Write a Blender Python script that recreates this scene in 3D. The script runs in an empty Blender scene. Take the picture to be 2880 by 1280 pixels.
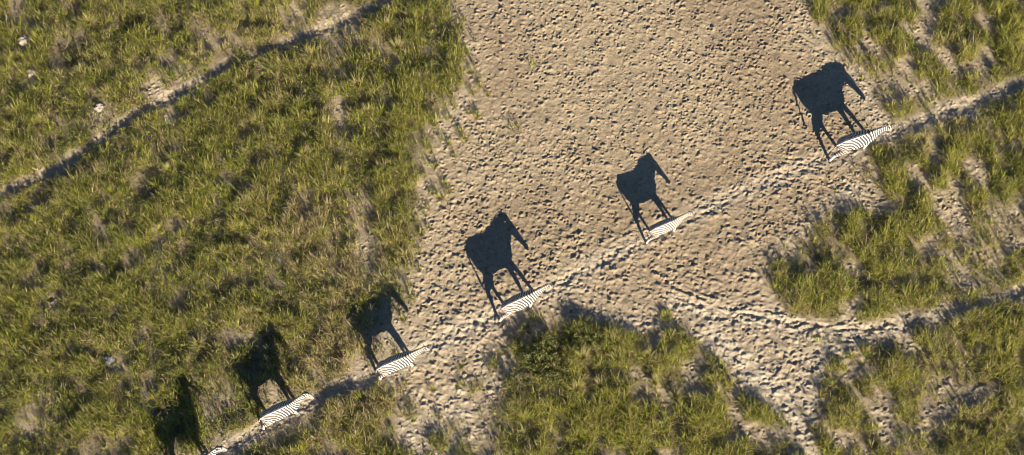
import bpy, bmesh, math, random
import numpy as np
from mathutils import Vector, Matrix

random.seed(7)
RNG = np.random.default_rng(7)
scene = bpy.context.scene
COL = scene.collection
R = math.radians

# ------------------------------------------------------------------ camera
TILT = R(18.0); DIST = 80.0; WIDTH_M = 38.4
cam_d = bpy.data.cameras.new('camera'); cam = bpy.data.objects.new('camera', cam_d); COL.objects.link(cam)
cam.location = (0.0, -DIST*math.sin(TILT), DIST*math.cos(TILT)); cam.rotation_euler = (TILT, 0, 0)
cam_d.sensor_width = 36.0; cam_d.lens = 36.0*DIST/WIDTH_M
cam_d.clip_start = 1.0; cam_d.clip_end = 3000.0
scene.camera = cam

# ------------------------------------------------------------------ light
SUN_EL = R(21.2); SUN_AZ = R(152.5)            # azimuth clockwise from +Y
w = bpy.data.worlds.new('World'); scene.world = w; w.use_nodes = True
nt = w.node_tree; bg = nt.nodes['Background']
sky = nt.nodes.new('ShaderNodeTexSky'); sky.sky_type = 'NISHITA'; sky.sun_disc = False
sky.air_density = 0.7; sky.dust_density = 0.1; sky.ozone_density = 4.0; sky.sun_elevation = SUN_EL; sky.sun_rotation = SUN_AZ
nt.links.new(sky.outputs[0], bg.inputs[0]); bg.inputs[1].default_value = 0.05
sun_d = bpy.data.lights.new('sun', 'SUN'); sun_d.energy = 5.0; sun_d.angle = R(0.5); sun_d.color = (1.0, 0.88, 0.70)
sun = bpy.data.objects.new('sun', sun_d); COL.objects.link(sun)
sdir = Vector((math.sin(SUN_AZ)*math.cos(SUN_EL), math.cos(SUN_AZ)*math.cos(SUN_EL), math.sin(SUN_EL)))
sun.rotation_euler = sdir.to_track_quat('Z', 'Y').to_euler(); sun.location = sdir*80
vs = scene.view_settings; vs.view_transform = 'Standard'; vs.look = 'None'; vs.gamma = 1.0
vs.use_curve_mapping = False; vs.exposure = 1.85
try: scene.cycles.filter_width = 1.0
except Exception: pass

# ------------------------------------------------------------------ ground <-> photograph layout
VW, VH = 2576.0, 1144.9                        # units in which the ground plan was read
FOC = VW*DIST/WIDTH_M
CT, ST = math.cos(TILT), math.sin(TILT)
CAM = np.array([0.0, -DIST*ST, DIST*CT])
def to_view(x, y, z=0.0):
    px = x-CAM[0]; py = y-CAM[1]; pz = z-CAM[2]
    d = py*ST-pz*CT
    return VW/2+FOC*px/d, VH/2-FOC*(py*CT+pz*ST)/d
def plan(vx, vy, z=0.0):
    a = (vx-VW/2)/FOC; b = -(vy-VH/2)/FOC
    dx, dy, dz = a, b*CT+ST, b*ST-CT
    t = (z-CAM[2])/dz
    return CAM[0]+t*dx, CAM[1]+t*dy
S = 2576.0/2880.0                               # photograph pixel -> plan unit

# ------------------------------------------------------------------ noise
def lattice(ix, iy, seed):
    h = (ix.astype(np.int64)*374761393 + iy.astype(np.int64)*668265263 + seed*1442695041) & 0x7fffffff
    h = ((h ^ (h >> 13))*1274126177) & 0x7fffffff
    h = (h ^ (h >> 16)) & 0xffff
    return h/65535.0
def vnoise(x, y, seed=0):
    ix = np.floor(x); iy = np.floor(y); fx = x-ix; fy = y-iy
    fx = fx*fx*(3-2*fx); fy = fy*fy*(3-2*fy)
    ix = ix.astype(np.int64)+5000; iy = iy.astype(np.int64)+5000
    a = lattice(ix, iy, seed); b = lattice(ix+1, iy, seed); c = lattice(ix, iy+1, seed); d = lattice(ix+1, iy+1, seed)
    return (a*(1-fx)+b*fx)*(1-fy)+(c*(1-fx)+d*fx)*fy
def fbm(x, y, scale, seed=0, octv=4, gain=0.5):
    s = 0.0; a = 1.0; t = 0.0; f = 1.0/scale
    for k in range(octv):
        s = s+a*vnoise(x*f+k*17.3, y*f-k*9.1, seed+k*31); t += a; a *= gain; f *= 2.03
    return s/t
def sstep(a, b, x):
    t = np.clip((x-a)/(b-a), 0, 1); return t*t*(3-2*t)

# ------------------------------------------------------------------ ground plan
STEP = 0.03; NX, NY = 1681, 865
X0, Y0 = -25.2, -12.96
gx = X0+STEP*np.arange(NX); gy = Y0+STEP*np.arange(NY)
CK = 4
cxs = gx[::CK]; cys = gy[::CK]
CX, CY = np.meshgrid(cxs, cys, indexing='ij')
CVX, CVY = to_view(CX, CY)

def in_poly(px, py, poly):
    ins = np.zeros(px.shape, bool); n = len(poly)
    for i in range(n):
        x1, y1 = poly[i]; x2, y2 = poly[(i+1) % n]
        if y1 == y2: continue
        c = ((y1 > py) != (y2 > py)) & (px < (x2-x1)*(py-y1)/(y2-y1)+x1)
        ins ^= c
    return ins
def line_dist(px, py, pts):
    best = np.full(px.shape, 1e9); along = np.zeros(px.shape); side = np.zeros(px.shape); acc = 0.0
    for (x1, y1), (x2, y2) in zip(pts[:-1], pts[1:]):
        dx, dy = x2-x1, y2-y1; L2 = dx*dx+dy*dy; L = math.sqrt(L2)
        t = np.clip(((px-x1)*dx+(py-y1)*dy)/L2, 0, 1)
        ex = px-(x1+t*dx); ey = py-(y1+t*dy); d = np.sqrt(ex*ex+ey*ey)
        m = d < best
        best = np.where(m, d, best); along = np.where(m, acc+t*L, along)
        side = np.where(m, np.sign(dx*ey-dy*ex), side); acc += L
    return best, along, side

MEADOW = [(-600,-600),(1060,-600),(1112,0),(1150,60),(1166,140),(1182,215),(1150,290),(1085,325),(1055,350),(1052,400),
          (1030,450),(1040,520),(1058,590),(1046,640),(1000,655),(972,700),(1005,755),(1015,830),(1000,885),(930,925),
          (860,960),(790,990),(710,1030),(630,1072),(550,1130),(480,1180),(380,1500),(-600,1500)]
WEDGE = [(560,1180),(640,1110),(730,1062),(820,1018),(900,980),(985,940),(1022,965),(1004,1010),(1016,1060),(1026,1145),(1035,1500),(300,1500)]
NORTH_EAST = [(2050,-600),(2048,0),(2052,60),(2060,110),(2090,142),(2130,160),(2160,195),(2200,230),(2186,262),(2215,305),(2260,312),(2340,280),
              (2430,250),(2500,222),(2580,190),(2800,110),(3400,0),(3400,-600)]
EAST = [(2260,346),(2160,368),(2146,405),(2160,455),(2200,486),(2130,515),(2080,548),(2040,588),(1990,622),(1950,652),(1934,690),(1942,738),
        (1985,775),(2060,806),(2130,826),(2200,812),(2300,785),(2400,765),(2500,735),(2580,706),(2800,640),(3400,560),(3400,60),(2800,150),(2580,228),(2500,256),(2430,284),(2340,316)]
ISLAND = [(1080,1500),(1112,1145),(1122,1092),(1196,1052),(1172,985),(1192,960),(1258,928),(1316,884),(1322,836),(1400,812),(1478,806),(1540,834),
          (1600,846),(1680,832),(1748,836),(1778,880),(1830,918),(1880,988),(1945,1048),(2005,1100),(2026,1145),(2150,1500)]
SOUTH_EAST = [(2068,1145),(2046,1090),(2042,1005),(2074,950),(2066,925),(2122,886),(2168,866),(2236,848),(2330,812),(2450,782),(2580,745),(2800,690),(3400,640),(3400,1500),(2200,1500)]
POLYS = [MEADOW, WEDGE, NORTH_EAST, EAST, ISLAND, SOUTH_EAST]

T1 = [(-300,600),(0,490),(60,465),(130,432),(200,388),(280,328),(350,284),(430,243),(500,208),(570,166),(640,136),(700,116),(760,92),(830,68),(900,34),(960,6),(1040,-40)]
T2 = [(200,1330),(480,1195),(560,1140),(640,1088),(720,1046),(800,1003),(870,970),(930,946),(1000,908),(1080,872),(1150,837),(1230,800),(1300,772),(1400,720),
      (1500,660),(1600,612),(1700,562),(1800,512),(1900,470),(2000,427),(2080,398),(2170,366),(2260,330),(2340,298),(2430,268),(2500,238),(2580,208),(2900,100)]
T3 = [(1700,760),(1800,790),(1900,800),(2000,812),(2080,830),(2150,842),(2230,828),(2330,800),(2450,768),(2580,728),(2900,640)]
T4 = [(1800,850),(1850,890),(1920,962),(1975,1022),(2015,1082),(2044,1145),(2100,1300)]
T5 = [(2060,120),(2110,165),(2160,190),(2240,210),(2300,238),(2370,268),(2430,268)]
d1, a1, s1 = line_dist(CVX, CVY, T1); d2, a2, s2 = line_dist(CVX, CVY, T2); d3, a3, s3 = line_dist(CVX, CVY, T3)
d4, a4, s4 = line_dist(CVX, CVY, T4); d5, a5, s5 = line_dist(CVX, CVY, T5)

def blur(a, r):
    for ax in (0, 1):
        for _ in range(3):
            p = np.pad(a, [(r+1, r) if k == ax else (0, 0) for k in (0, 1)], mode='edge')
            c = np.cumsum(p, axis=ax)
            hi = np.take(c, range(2*r+1, c.shape[ax]), axis=ax); lo = np.take(c, range(0, c.shape[ax]-2*r-1), axis=ax)
            a = (hi-lo)/(2*r+1)
    return a
n_edge = fbm(CX, CY, 1.1, 3, 4)
masks = [in_poly(CVX, CVY, p).astype(float) for p in POLYS]
area_id = np.argmax(np.stack([blur(m, 3) for m in masks]), axis=0)
allm = np.clip(sum(masks), 0, 1)
soft = blur(allm, 3); wide = blur(allm, 7)
wf = 1-sstep(1250, 1500, CVX)
dens = sstep(0.36-0.06*wf, 0.66+0.26*wf, soft*(1-wf)+blur(allm, 5)*wf+(n_edge-0.5)*(0.95+0.75*wf))
fringe = sstep(0.12, 0.5, wide+(n_edge-0.5)*0.5)*sstep(0.47, 0.56, fbm(CX, CY, 0.55, 12, 3))*0.65
dens = np.maximum(dens, fringe*(0.45+0.55*wf))
# trails stay bare
tn = fbm(CX, CY, 0.7, 41, 3)
gap = 1-0.8*np.exp(-((CVX-605)/26)**2)
dens *= 1-(1-sstep(8, 19, d1+(tn-0.5)*20))*gap*0.95
dens *= sstep(10, 26, d2+(tn-0.5)*22)
dens *= sstep(8, 24, d3+(tn-0.5)*24)
dens *= sstep(10, 26, d4+(tn-0.5)*24)
dens *= 0.25+0.75*sstep(8, 42, d5+(tn-0.5)*44)
# bare flecks inside the grass: more of them in the eastern patches
east = sstep(1050, 1900, CVX)
fleck = fbm(CX, CY, 0.8, 77, 4)+0.16*np.exp(-((CVX-2080)/130)**2-((CVY-670)/130)**2)
thr = 0.25+0.10*east
low = 0.5-0.40*east
dens *= low+(1-low)*sstep(thr, thr+0.09, fleck)
for (bx, by, br, bs) in [(2470,640,90,.55),(2400,610,60,.4),(2310,690,50,.4),(2520,560,60,.5),(2060,1000,50,.4),(2330,960,45,.6),(2280,1080,60,.5),(1225,1090,70,.45),
                         (1150,420,70,.6),(1120,330,60,.5),(1060,560,40,.4),(1400,1000,30,.3),(2240,515,40,.5),(2190,490,30,.4),(940,830,80,.55),(1490,985,30,.4),(2330,165,50,.3),(2440,300,40,.3)]:
    dens *= 1-bs*np.exp(-(((CVX-bx)**2+(CVY-by)**2)/br**2))
for (bx, by) in [(68,118),(88,209),(278,305),(305,1014),(148,854),(2268,750)]:     # room round the lumps in the grass
    dens *= 1-0.95*np.exp(-(((CVX-bx*S-3)/20)**2+((CVY-by*S-8)/24)**2))
dens = np.clip(dens, 0, 1)

def up(a):
    """coarse field -> fine field, bilinear"""
    i = np.arange(NX)/CK; i0 = np.minimum(i.astype(int), a.shape[0]-2); fi = (i-i0)[:, None]
    b = a[i0]*(1-fi)+a[i0+1]*fi
    j = np.arange(NY)/CK; j0 = np.minimum(j.astype(int), a.shape[1]-2); fj = (j-j0)[None]
    return b[:, j0]*(1-fj)+b[:, j0+1]*fj
GX, GY = np.meshgrid(gx, gy, indexing='ij')
D = up(dens); BARE = 1-D
PAN = up(1-blur(allm, 2)); D1 = up(d1); D2 = up(d2); D3 = up(d3); D4 = up(d4); S2 = up(s2*np.minimum(d2, 60))
GVX, GVY = to_view(GX, GY)

# ------------------------------------------------------------------ relief
H = (fbm(GX, GY, 4.0, 5, 3)-0.5)*0.10
H += D*(fbm(GX, GY, 0.6, 6, 3)-0.35)*0.13
lump = sstep(250, 900, GVY)*sstep(900, 1200, GVX)                   # deeper trampling towards the south of the pan
rough = fbm(GX, GY, 9.0, 91, 2)
H += BARE*((fbm(GX, GY, 0.42, 8, 3)-0.5)*(0.040+0.035*lump))
ca, sa = math.cos(R(-12)), math.sin(R(-12))                          # lumps drawn out along the herds' way
ux = GX*ca+GY*sa; uy = -GX*sa+GY*ca
H += BARE*lump*(fbm(ux/1.9, uy, 0.17, 15, 2)-0.5)*0.055
calm = sstep(0.30, 0.5, fbm(GX, GY, 1.7, 17, 3))
H += BARE*(fbm(GX, GY, 0.16, 16, 2)-0.5)*0.040*(0.35+0.65*calm)
# the trodden paths
t2x, t2y = math.cos(R(27)), math.sin(R(27))
al = GX*t2x+GY*t2y; ac = -GX*t2y+GY*t2x
trail = np.exp(-(D2/20)**2); D2G = up(blur(allm, 6))
H += (-0.018-0.035*D2G)*np.exp(-(D2/14)**2)+0.008*np.exp(-((D2-30)/11)**2)
H += trail*(fbm(al/2.6, ac, 0.14, 22, 3)-0.5)*0.075
H += -0.08*np.exp(-(D1/12)**2)-0.025*np.exp(-(D3/20)**2)-0.03*np.exp(-(D4/18)**2)
H += np.exp(-(D3/26)**2)*(fbm(GX/3.0, GY, 0.14, 24, 2)-0.5)*0.07
# animal tracks crossing the pan: bundles of furrows
def furrows(pts, width, n, depth):
    global H
    for k in range(n):
        off = (k-(n-1)/2)*width/max(n-1, 1)+random.uniform(-3, 3)
        q = [(x+off*0.35+random.uniform(-3, 3), y+off+random.uniform(-3, 3)) for x, y in pts]
        dd = up(line_dist(CVX, CVY, q)[0])
        nn = fbm(GX, GY, 0.35, 200+k, 2)
        H += BARE*(-depth*np.exp(-(dd/4.2)**2)+0.6*depth*np.exp(-((dd-7)/3.5)**2))*sstep(0.32, 0.6, nn)
furrows([(1900,55),(1980,95),(2060,140),(2110,160)], 50, 5, 0.022)
furrows([(1650,700),(1800,765),(1900,795),(2020,815),(2160,835)], 60, 6, 0.022)
furrows([(1950,420),(2060,435),(2150,470),(2230,500)], 60, 5, 0.022)
furrows([(1250,760),(1400,700),(1550,620),(1750,520),(1950,430),(2080,385)], 34, 4, 0.013)

# hoof prints: horseshoe rims round a dent
def stamp(n, rmin, rmax, depth, rim, region):
    cnt = 0
    xs = RNG.uniform(-19, 21, n); ys = RNG.uniform(-10.5, 10.8, n); keep = RNG.random(n); rr = RNG.uniform(rmin, rmax, n)
    an = RNG.uniform(0, 6.283, n); sg = RNG.uniform(0.5, 1.25, n)
    for i in range(n):
        ii = int((xs[i]-X0)/STEP); jj = int((ys[i]-Y0)/STEP)
        if keep[i] > region[ii, jj]: continue
        r = rr[i]; k = int(1.9*r/STEP)+2
        sl = (slice(ii-k, ii+k+1), slice(jj-k, jj+k+1))
        dx = GX[sl]-xs[i]; dy = GY[sl]-ys[i]
        c, s = math.cos(an[i]), math.sin(an[i])
        p = (dx*c+dy*s)/1.12; q = (-dx*s+dy*c)/0.92
        d = np.sqrt(p*p+q*q)/r; th = np.arctan2(q, p)
        open_ = 0.15+0.85*sstep(-0.5, 0.4, np.cos(th))
        H[sl] += sg[i]*(-depth*np.exp(-(d/0.62)**4)+rim*open_*np.exp(-((d-1.0)/0.32)**2))
        cnt += 1
    return cnt
patch = sstep(0.36, 0.60, fbm(GX, GY, 2.2, 55, 3))
hoof_region = np.clip(BARE**2*(0.4+0.6*patch), 0, 1)
def mounds(n, rmin, rmax, hgt, region):
    xs = RNG.uniform(-19, 21, n); ys = RNG.uniform(-10.5, 10.8, n); keep = RNG.random(n); rr = RNG.uniform(rmin, rmax, n)
    an = R(-14)+RNG.normal(0, 0.55, n); asp = RNG.uniform(1.0, 2.1, n); sg = RNG.uniform(0.4, 1.3, n); sk = RNG.uniform(-0.5, 0.5, n)
    for i in range(n):
        ii = int((xs[i]-X0)/STEP); jj = int((ys[i]-Y0)/STEP)
        if keep[i] > region[ii, jj]: continue
        r = rr[i]; k = int(1.5*r*asp[i]/STEP)+2
        sl = (slice(ii-k, ii+k+1), slice(jj-k, jj+k+1))
        dx = GX[sl]-xs[i]; dy = GY[sl]-ys[i]; c, s = math.cos(an[i]), math.sin(an[i])
        p = (dx*c+dy*s)/(r*asp[i]); q = (-dx*s+dy*c)/r+sk[i]*p*p
        H[sl] += sg[i]*hgt*np.exp(-(p*p+q*q)**1.6)
lz = np.clip(0.15+0.85*lump, 0, 1)
mounds(30000, 0.04, 0.075, 0.028, np.clip(BARE**2*lz, 0, 1))
mounds(14000, 0.03, 0.055, 0.020, np.clip(BARE**2*(0.4+0.6*patch), 0, 1))
stamp(20000, 0.05, 0.092, 0.016, 0.026, hoof_region*(1-0.55*lump))
stamp(1300, 0.07, 0.11, 0.030, 0.022, hoof_region*(0.3+0.7*lump))
stamp(420, 0.055, 0.085, 0.085, 0.012, hoof_region)                  # deep holes that read black
H = np.clip(H, -0.25, 0.35)

# ------------------------------------------------------------------ materials
def new_mat(name, rough=0.9, spec=0.2):
    m = bpy.data.materials.new(name); m.use_nodes = True
    b = m.node_tree.nodes['Principled BSDF']; b.inputs['Roughness'].default_value = rough
    b.inputs['Specular IOR Level'].default_value = spec
    return m, m.node_tree, b
def N(nt, t, **kw):
    n = nt.nodes.new(t)
    for k, v in kw.items(): setattr(n, k, v)
    return n
def math_node(nt, op, a, b=None):
    n = N(nt, 'ShaderNodeMath', operation=op)
    for i, v in enumerate((a, b)):
        if v is None: continue
        if isinstance(v, (int, float)): n.inputs[i].default_value = v
        else: nt.links.new(v, n.inputs[i])
    return n.outputs[0]

def earth_material():
    m, t, b = new_mat('trampled_earth', 0.95, 0.1)
    at = N(t, 'ShaderNodeAttribute', attribute_name='col')
    tc = N(t, 'ShaderNodeTexCoord')
    n1 = N(t, 'ShaderNodeTexNoise'); n1.inputs['Scale'].default_value = 9.0; n1.inputs['Detail'].default_value = 8; n1.inputs['Roughness'].default_value = 0.7
    n2 = N(t, 'ShaderNodeTexNoise'); n2.inputs['Scale'].default_value = 34.0; n2.inputs['Detail'].default_value = 6; n2.inputs['Roughness'].default_value = 0.7
    for n in (n1, n2): t.links.new(tc.outputs['Object'], n.inputs['Vector'])
    r1 = N(t, 'ShaderNodeMapRange'); r1.inputs['From Min'].default_value = 0.3; r1.inputs['From Max'].default_value = 0.7
    r1.inputs['To Min'].default_value = 0.78; r1.inputs['To Max'].default_value = 1.2
    t.links.new(n1.outputs['Fac'], r1.inputs['Value'])
    mx = N(t, 'ShaderNodeMix', data_type='RGBA', blend_type='MULTIPLY'); mx.inputs['Factor'].default_value = 1.0
    t.links.new(at.outputs['Color'], mx.inputs['A']); t.links.new(r1.outputs['Result'], mx.inputs['B'])
    t.links.new(mx.outputs['Result'], b.inputs['Base Color'])
    s = math_node(t, 'ADD', math_node(t, 'MULTIPLY', n1.outputs['Fac'], 1.3), n2.outputs['Fac'])
    bp = N(t, 'ShaderNodeBump'); bp.inputs['Strength'].default_value = 0.95; bp.inputs['Distance'].default_value = 0.04
    t.links.new(s, bp.inputs['Height']); t.links.new(bp.outputs['Normal'], b.inputs['Normal'])
    return m
def plant_material(name, trans=0.35, rough=0.55):
    m, t, b = new_mat(name, rough, 0.25)
    at = N(t, 'ShaderNodeAttribute', attribute_name='col')
    t.links.new(at.outputs['Color'], b.inputs['Base Color'])
    tr = N(t, 'ShaderNodeBsdfTranslucent'); t.links.new(at.outputs['Color'], tr.inputs['Color'])
    mx = N(t, 'ShaderNodeMixShader'); mx.inputs[0].default_value = trans
    out = t.nodes['Material Output']
    t.links.new(b.outputs[0], mx.inputs[1]); t.links.new(tr.outputs[0], mx.inputs[2]); t.links.new(mx.outputs[0], out.inputs['Surface'])
    return m
EARTH = earth_material(); GRASS = plant_material('grass_blades', 0.45); LEAF = plant_material('bush_leaves', 0.2)

# ------------------------------------------------------------------ mesh helpers
def build_mesh(name, verts, loops, starts, col=None, smooth=False, attrs=None):
    me = bpy.data.meshes.new(name)
    me.vertices.add(len(verts)); me.vertices.foreach_set('co', np.ascontiguousarray(verts, dtype=np.float32).ravel())
    me.loops.add(len(loops)); me.loops.foreach_set('vertex_index', np.ascontiguousarray(loops, dtype=np.int32))
    me.polygons.add(len(starts)); me.polygons.foreach_set('loop_start', np.ascontiguousarray(starts, dtype=np.int32))
    me.update(calc_edges=True); me.validate()
    if smooth: me.polygons.foreach_set('use_smooth', np.ones(len(me.polygons), bool))
    else: me.polygons.foreach_set('use_smooth', np.zeros(len(me.polygons), bool))
    if col is not None:
        a = me.color_attributes.new('col', 'FLOAT_COLOR', 'POINT')
        c4 = np.ones((len(verts), 4), np.float32); c4[:, :3] = col
        a.data.foreach_set('color', c4.ravel())
    for k, v in (attrs or {}).items():
        a = me.attributes.new(k, 'FLOAT', 'POINT'); a.data.foreach_set('value', np.ascontiguousarray(v, dtype=np.float32))
    return me
def link(name, me, mat=None, parent=None, loc=None, rz=None, scale=None):
    o = bpy.data.objects.new(name, me); COL.objects.link(o)
    if mat is not None and me is not None and len(me.materials) == 0: me.materials.append(mat)
    if parent is not None: o.parent = parent
    if loc is not None: o.location = loc
    if rz is not None: o.rotation_euler = (0, 0, rz)
    if scale is not None: o.scale = (scale,)*3
    return o
def tag(o, label=None, cat=None, group=None, kind=None):
    if label: o['label'] = label
    if cat: o['category'] = cat
    if group: o['group'] = group
    if kind: o['kind'] = kind
    return o

# ------------------------------------------------------------------ ground mesh: fine where bare, coarse under grass, one sheet to the horizon
vis = (CVX > -60) & (CVX < 2636) & (CVY > -60) & (CVY < 1205)
bare_c = blur(1-dens, 1)
cell = (np.maximum.reduce([bare_c[:-1, :-1], bare_c[1:, :-1], bare_c[:-1, 1:], bare_c[1:, 1:]]) > 0.5) & vis[:-1, :-1]
ncx, ncy = cell.shape
edge_fade = np.minimum.reduce([GX-gx[0], gx[-1]-GX, GY-gy[0], gy[-1]-GY])
H *= sstep(0, 1.5, edge_fade)
Hc = up(H[::CK, ::CK])
touch = np.zeros((NX, NY), bool)                                      # fine nodes that border a coarse cell
for i0 in range(CK+1):
    for j0 in range(CK+1):
        touch[i0:i0+CK*ncx:CK, j0:j0+CK*ncy:CK] |= ~cell
Z = np.where(touch, Hc, H)
def ground_z(x, y):
    fi = (np.asarray(x)-X0)/STEP; fj = (np.asarray(y)-Y0)/STEP
    i = np.clip(fi.astype(int), 0, NX-2); j = np.clip(fj.astype(int), 0, NY-2); a = fi-i; b = fj-j
    return (Z[i, j]*(1-a)+Z[i+1, j]*a)*(1-b)+(Z[i, j+1]*(1-a)+Z[i+1, j+1]*a)*b
def sample(F, x, y):
    i = np.clip(((np.asarray(x)-X0)/STEP).astype(int), 0, NX-1); j = np.clip(((np.asarray(y)-Y0)/STEP).astype(int), 0, NY-1)
    return F[i, j]
idx = np.arange(NX*NY).reshape(NX, NY)
fine = np.repeat(np.repeat(cell, CK, 0), CK, 1)
fi, fj = np.nonzero(fine)
q1 = np.stack([idx[fi, fj], idx[fi+1, fj], idx[fi+1, fj+1], idx[fi, fj+1]], 1)
ci, cj = np.nonzero(~cell); ci = ci*CK; cj = cj*CK
q2 = np.stack([idx[ci, cj], idx[ci+CK, cj], idx[ci+CK, cj+CK], idx[ci, cj+CK]], 1)
quads = np.concatenate([q1, q2])
used = np.zeros(NX*NY, bool); used[quads.ravel()] = True
remap = np.cumsum(used)-1; quads = remap[quads]
sand = np.array([0.268, 0.212, 0.138]); pale = np.array([0.322, 0.272, 0.200]); soil = np.array([0.135, 0.105, 0.062]); dark = np.array([0.205, 0.155, 0.100])
nb = fbm(GX, GY, 3.0, 61, 4)[..., None]
wp = np.clip(up(blur(allm, 9))*1.5, 0, 1)                           # pale dust gathers along the grass margins
palef = (1-0.5*up(blur(allm, 2)))[..., None]*np.clip(sstep(0.25, 0.9, wp)*0.8+np.exp(-(D2/26)**2)*0.7+np.exp(-(D3/30)**2)*0.6+np.exp(-(D4/26)**2)*0.7+np.exp(-(D1/14)**2)*0.6+0.35*lump*sstep(500, 900, GVY), 0, 1)[..., None]
colr = sand*(1-sstep(0.45, 0.7, nb)*0.7)+dark*sstep(0.45, 0.7, nb)*0.7
colr = colr*(1-palef)+pale*palef
colr = colr*(1-D[..., None]*0.8)+soil*D[..., None]*0.8
uv = used.reshape(NX, NY)
verts = np.stack([GX[uv], GY[uv], Z[uv]], 1); vcol = colr[uv]
big = 900.0; nb0 = len(verts)
ring = np.array([[gx[0], gy[0], 0], [gx[-1], gy[0], 0], [gx[-1], gy[-1], 0], [gx[0], gy[-1], 0], [-big, -big, 0], [big, -big, 0], [big, big, 0], [-big, big, 0]])
verts = np.concatenate([verts, ring]); vcol = np.concatenate([vcol, np.tile(np.array([[0.13, 0.125, 0.055]]), (8, 1))])
rq = np.array([[4, 5, 1, 0], [5, 6, 2, 1], [6, 7, 3, 2], [7, 4, 0, 3]])+nb0
quads = np.concatenate([quads, rq])
gm = build_mesh('ground', verts, quads.ravel(), np.arange(len(quads))*4, vcol, True)
ground = link('ground', gm, EARTH); tag(ground, 'bare trampled salt pan earth pocked with hoof prints and crossed by trails', 'ground', kind='structure')
print('ground tris', len(quads)*2)

# ------------------------------------------------------------------ grass
def vary(base, n, v=0.2, hue=0.08):
    k = 1+RNG.uniform(-v, v, (n, 1)); return np.clip(base*k*(1+RNG.uniform(-hue, hue, (n, 3))), 0.004, 1)
GREEN = np.array([0.185, 0.203, 0.036]); LIME = np.array([0.330, 0.330, 0.056]); STRAW = np.array([0.42, 0.345, 0.175]); BROWN = np.array([0.155, 0.115, 0.062]); DEEP = np.array([0.082, 0.100, 0.024])
def blades(bx, by, bz, az, lean, L, wid, col):
    """five-vertex bent blades"""
    n = len(bx); dx = np.cos(az); dy = np.sin(az); tw = RNG.uniform(-0.7, 0.7, n)
    wx = -np.sin(az+tw)*wid/2; wy = np.cos(az+tw)*wid/2
    l1 = L*0.55; l2 = L*0.45; p1 = lean*0.65; p2 = np.minimum(lean*1.6, 1.9)
    mx = bx+dx*np.sin(p1)*l1; my = by+dy*np.sin(p1)*l1; mz = bz+np.cos(p1)*l1
    tx = mx+dx*np.sin(p2)*l2; ty = my+dy*np.sin(p2)*l2; tz = mz+np.cos(p2)*l2
    V = np.empty((n, 5, 3), np.float32)
    V[:, 0] = np.stack([bx-wx, by-wy, bz-0.02], 1); V[:, 1] = np.stack([bx+wx, by+wy, bz-0.02], 1)
    V[:, 2] = np.stack([mx+wx*0.85, my+wy*0.85, mz], 1); V[:, 3] = np.stack([mx-wx*0.85, my-wy*0.85, mz], 1)
    V[:, 4] = np.stack([tx, ty, tz], 1)
    base = (np.arange(n)*5)[:, None]
    loops = (base+np.array([[0, 1, 2, 3, 3, 2, 4]])).ravel()
    starts = ((np.arange(n)*7)[:, None]+np.array([[0, 4]])).ravel()
    return V.reshape(-1, 3), loops, starts, np.repeat(col, 5, 0)
def leaves(bx, by, bz, az, lean, L, wid, col):
    """small single-triangle leaves"""
    n = len(bx); dx = np.cos(az)*np.sin(lean); dy = np.sin(az)*np.sin(lean); dz = np.cos(lean)
    tw = RNG.uniform(-0.9, 0.9, n); wx = -np.sin(az+tw)*wid/2; wy = np.cos(az+tw)*wid/2; wz = RNG.uniform(-0.35, 0.35, n)*wid
    V = np.empty((n, 3, 3), np.float32)
    V[:, 0] = np.stack([bx-wx, by-wy, bz-wz], 1); V[:, 1] = np.stack([bx+wx, by+wy, bz+wz], 1)
    V[:, 2] = np.stack([bx+dx*L, by+dy*L, bz+dz*L], 1)
    return V.reshape(-1, 3), np.arange(n*3), np.arange(n)*3, np.repeat(col, 3, 0)
def join(parts):
    V = []; Lp = []; St = []; C = []; nv = 0; nl = 0
    for v, l, s, c in parts:
        V.append(v); Lp.append(l+nv); St.append(s+nl); C.append(c); nv += len(v); nl += len(l)
    return np.concatenate(V), np.concatenate(Lp), np.concatenate(St), np.concatenate(C)

AREA_LABELS = [
    'thick dark green grass and herbs of the wide meadow crossed by a narrow worn path',
    'short straw-tinged grass wedge between the zebra trail and the bare pan floor',
    'green grass with bare earth flecks on the pan side of the leading zebra and its shadow',
    'yellow-green grass lobe enclosed by the zebra trail and the curved dusty side path',
    'tall yellow-green grass island with dark bushes at its corner, ringed by trampled earth',
    'patchy olive grass with bare earth spots beyond the curved dusty side path']
AREA_NAMES = ['meadow_grass', 'dry_grass', 'meadow_grass', 'meadow_grass', 'tall_grass', 'meadow_grass']
AID = np.repeat(np.repeat(area_id, CK, 0), CK, 1)[:NX, :NY]
n_clump = fbm(GX, GY, 0.55, 101, 3); n_big = fbm(GX, GY, 3.2, 102, 3); n_kind = fbm(GX, GY, 1.6, 103, 3); n_dry = fbm(GX, GY, 2.4, 104, 3)
dry = 0.25*sstep(0.5, 0.75, n_dry)
for (bx, by, br, bs) in [(790,560,85,.95),(835,700,75,.95),(850,900,95,.9),(820,960,60,.6),(230,150,60,.4),(700,240,50,.3),(900,1050,90,.55),(980,680,60,.5),(560,90,60,.3),(130,560,60,.25),
                         (1340,950,40,.25),(2330,300,80,.3),(1000,560,60,.35),(750,1110,80,.45),(640,150,70,.35),(2380,1060,80,.3)]:
    dry = dry+bs*np.exp(-(((GVX-bx)**2+(GVY-by)**2)/br**2))
dry = np.clip(dry, 0, 0.9)
eastF = sstep(1050, 1500, GVX)
tallF = 0.15*sstep(0.55, 0.7, fbm(GX, GY, 1.3, 105, 3))+0.5*np.exp(-(((GVX-1640)/230)**2+((GVY-1010)/110)**2))+0.3*np.exp(-(((GVX-940)/130)**2+((GVY-170)/150)**2))

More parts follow.
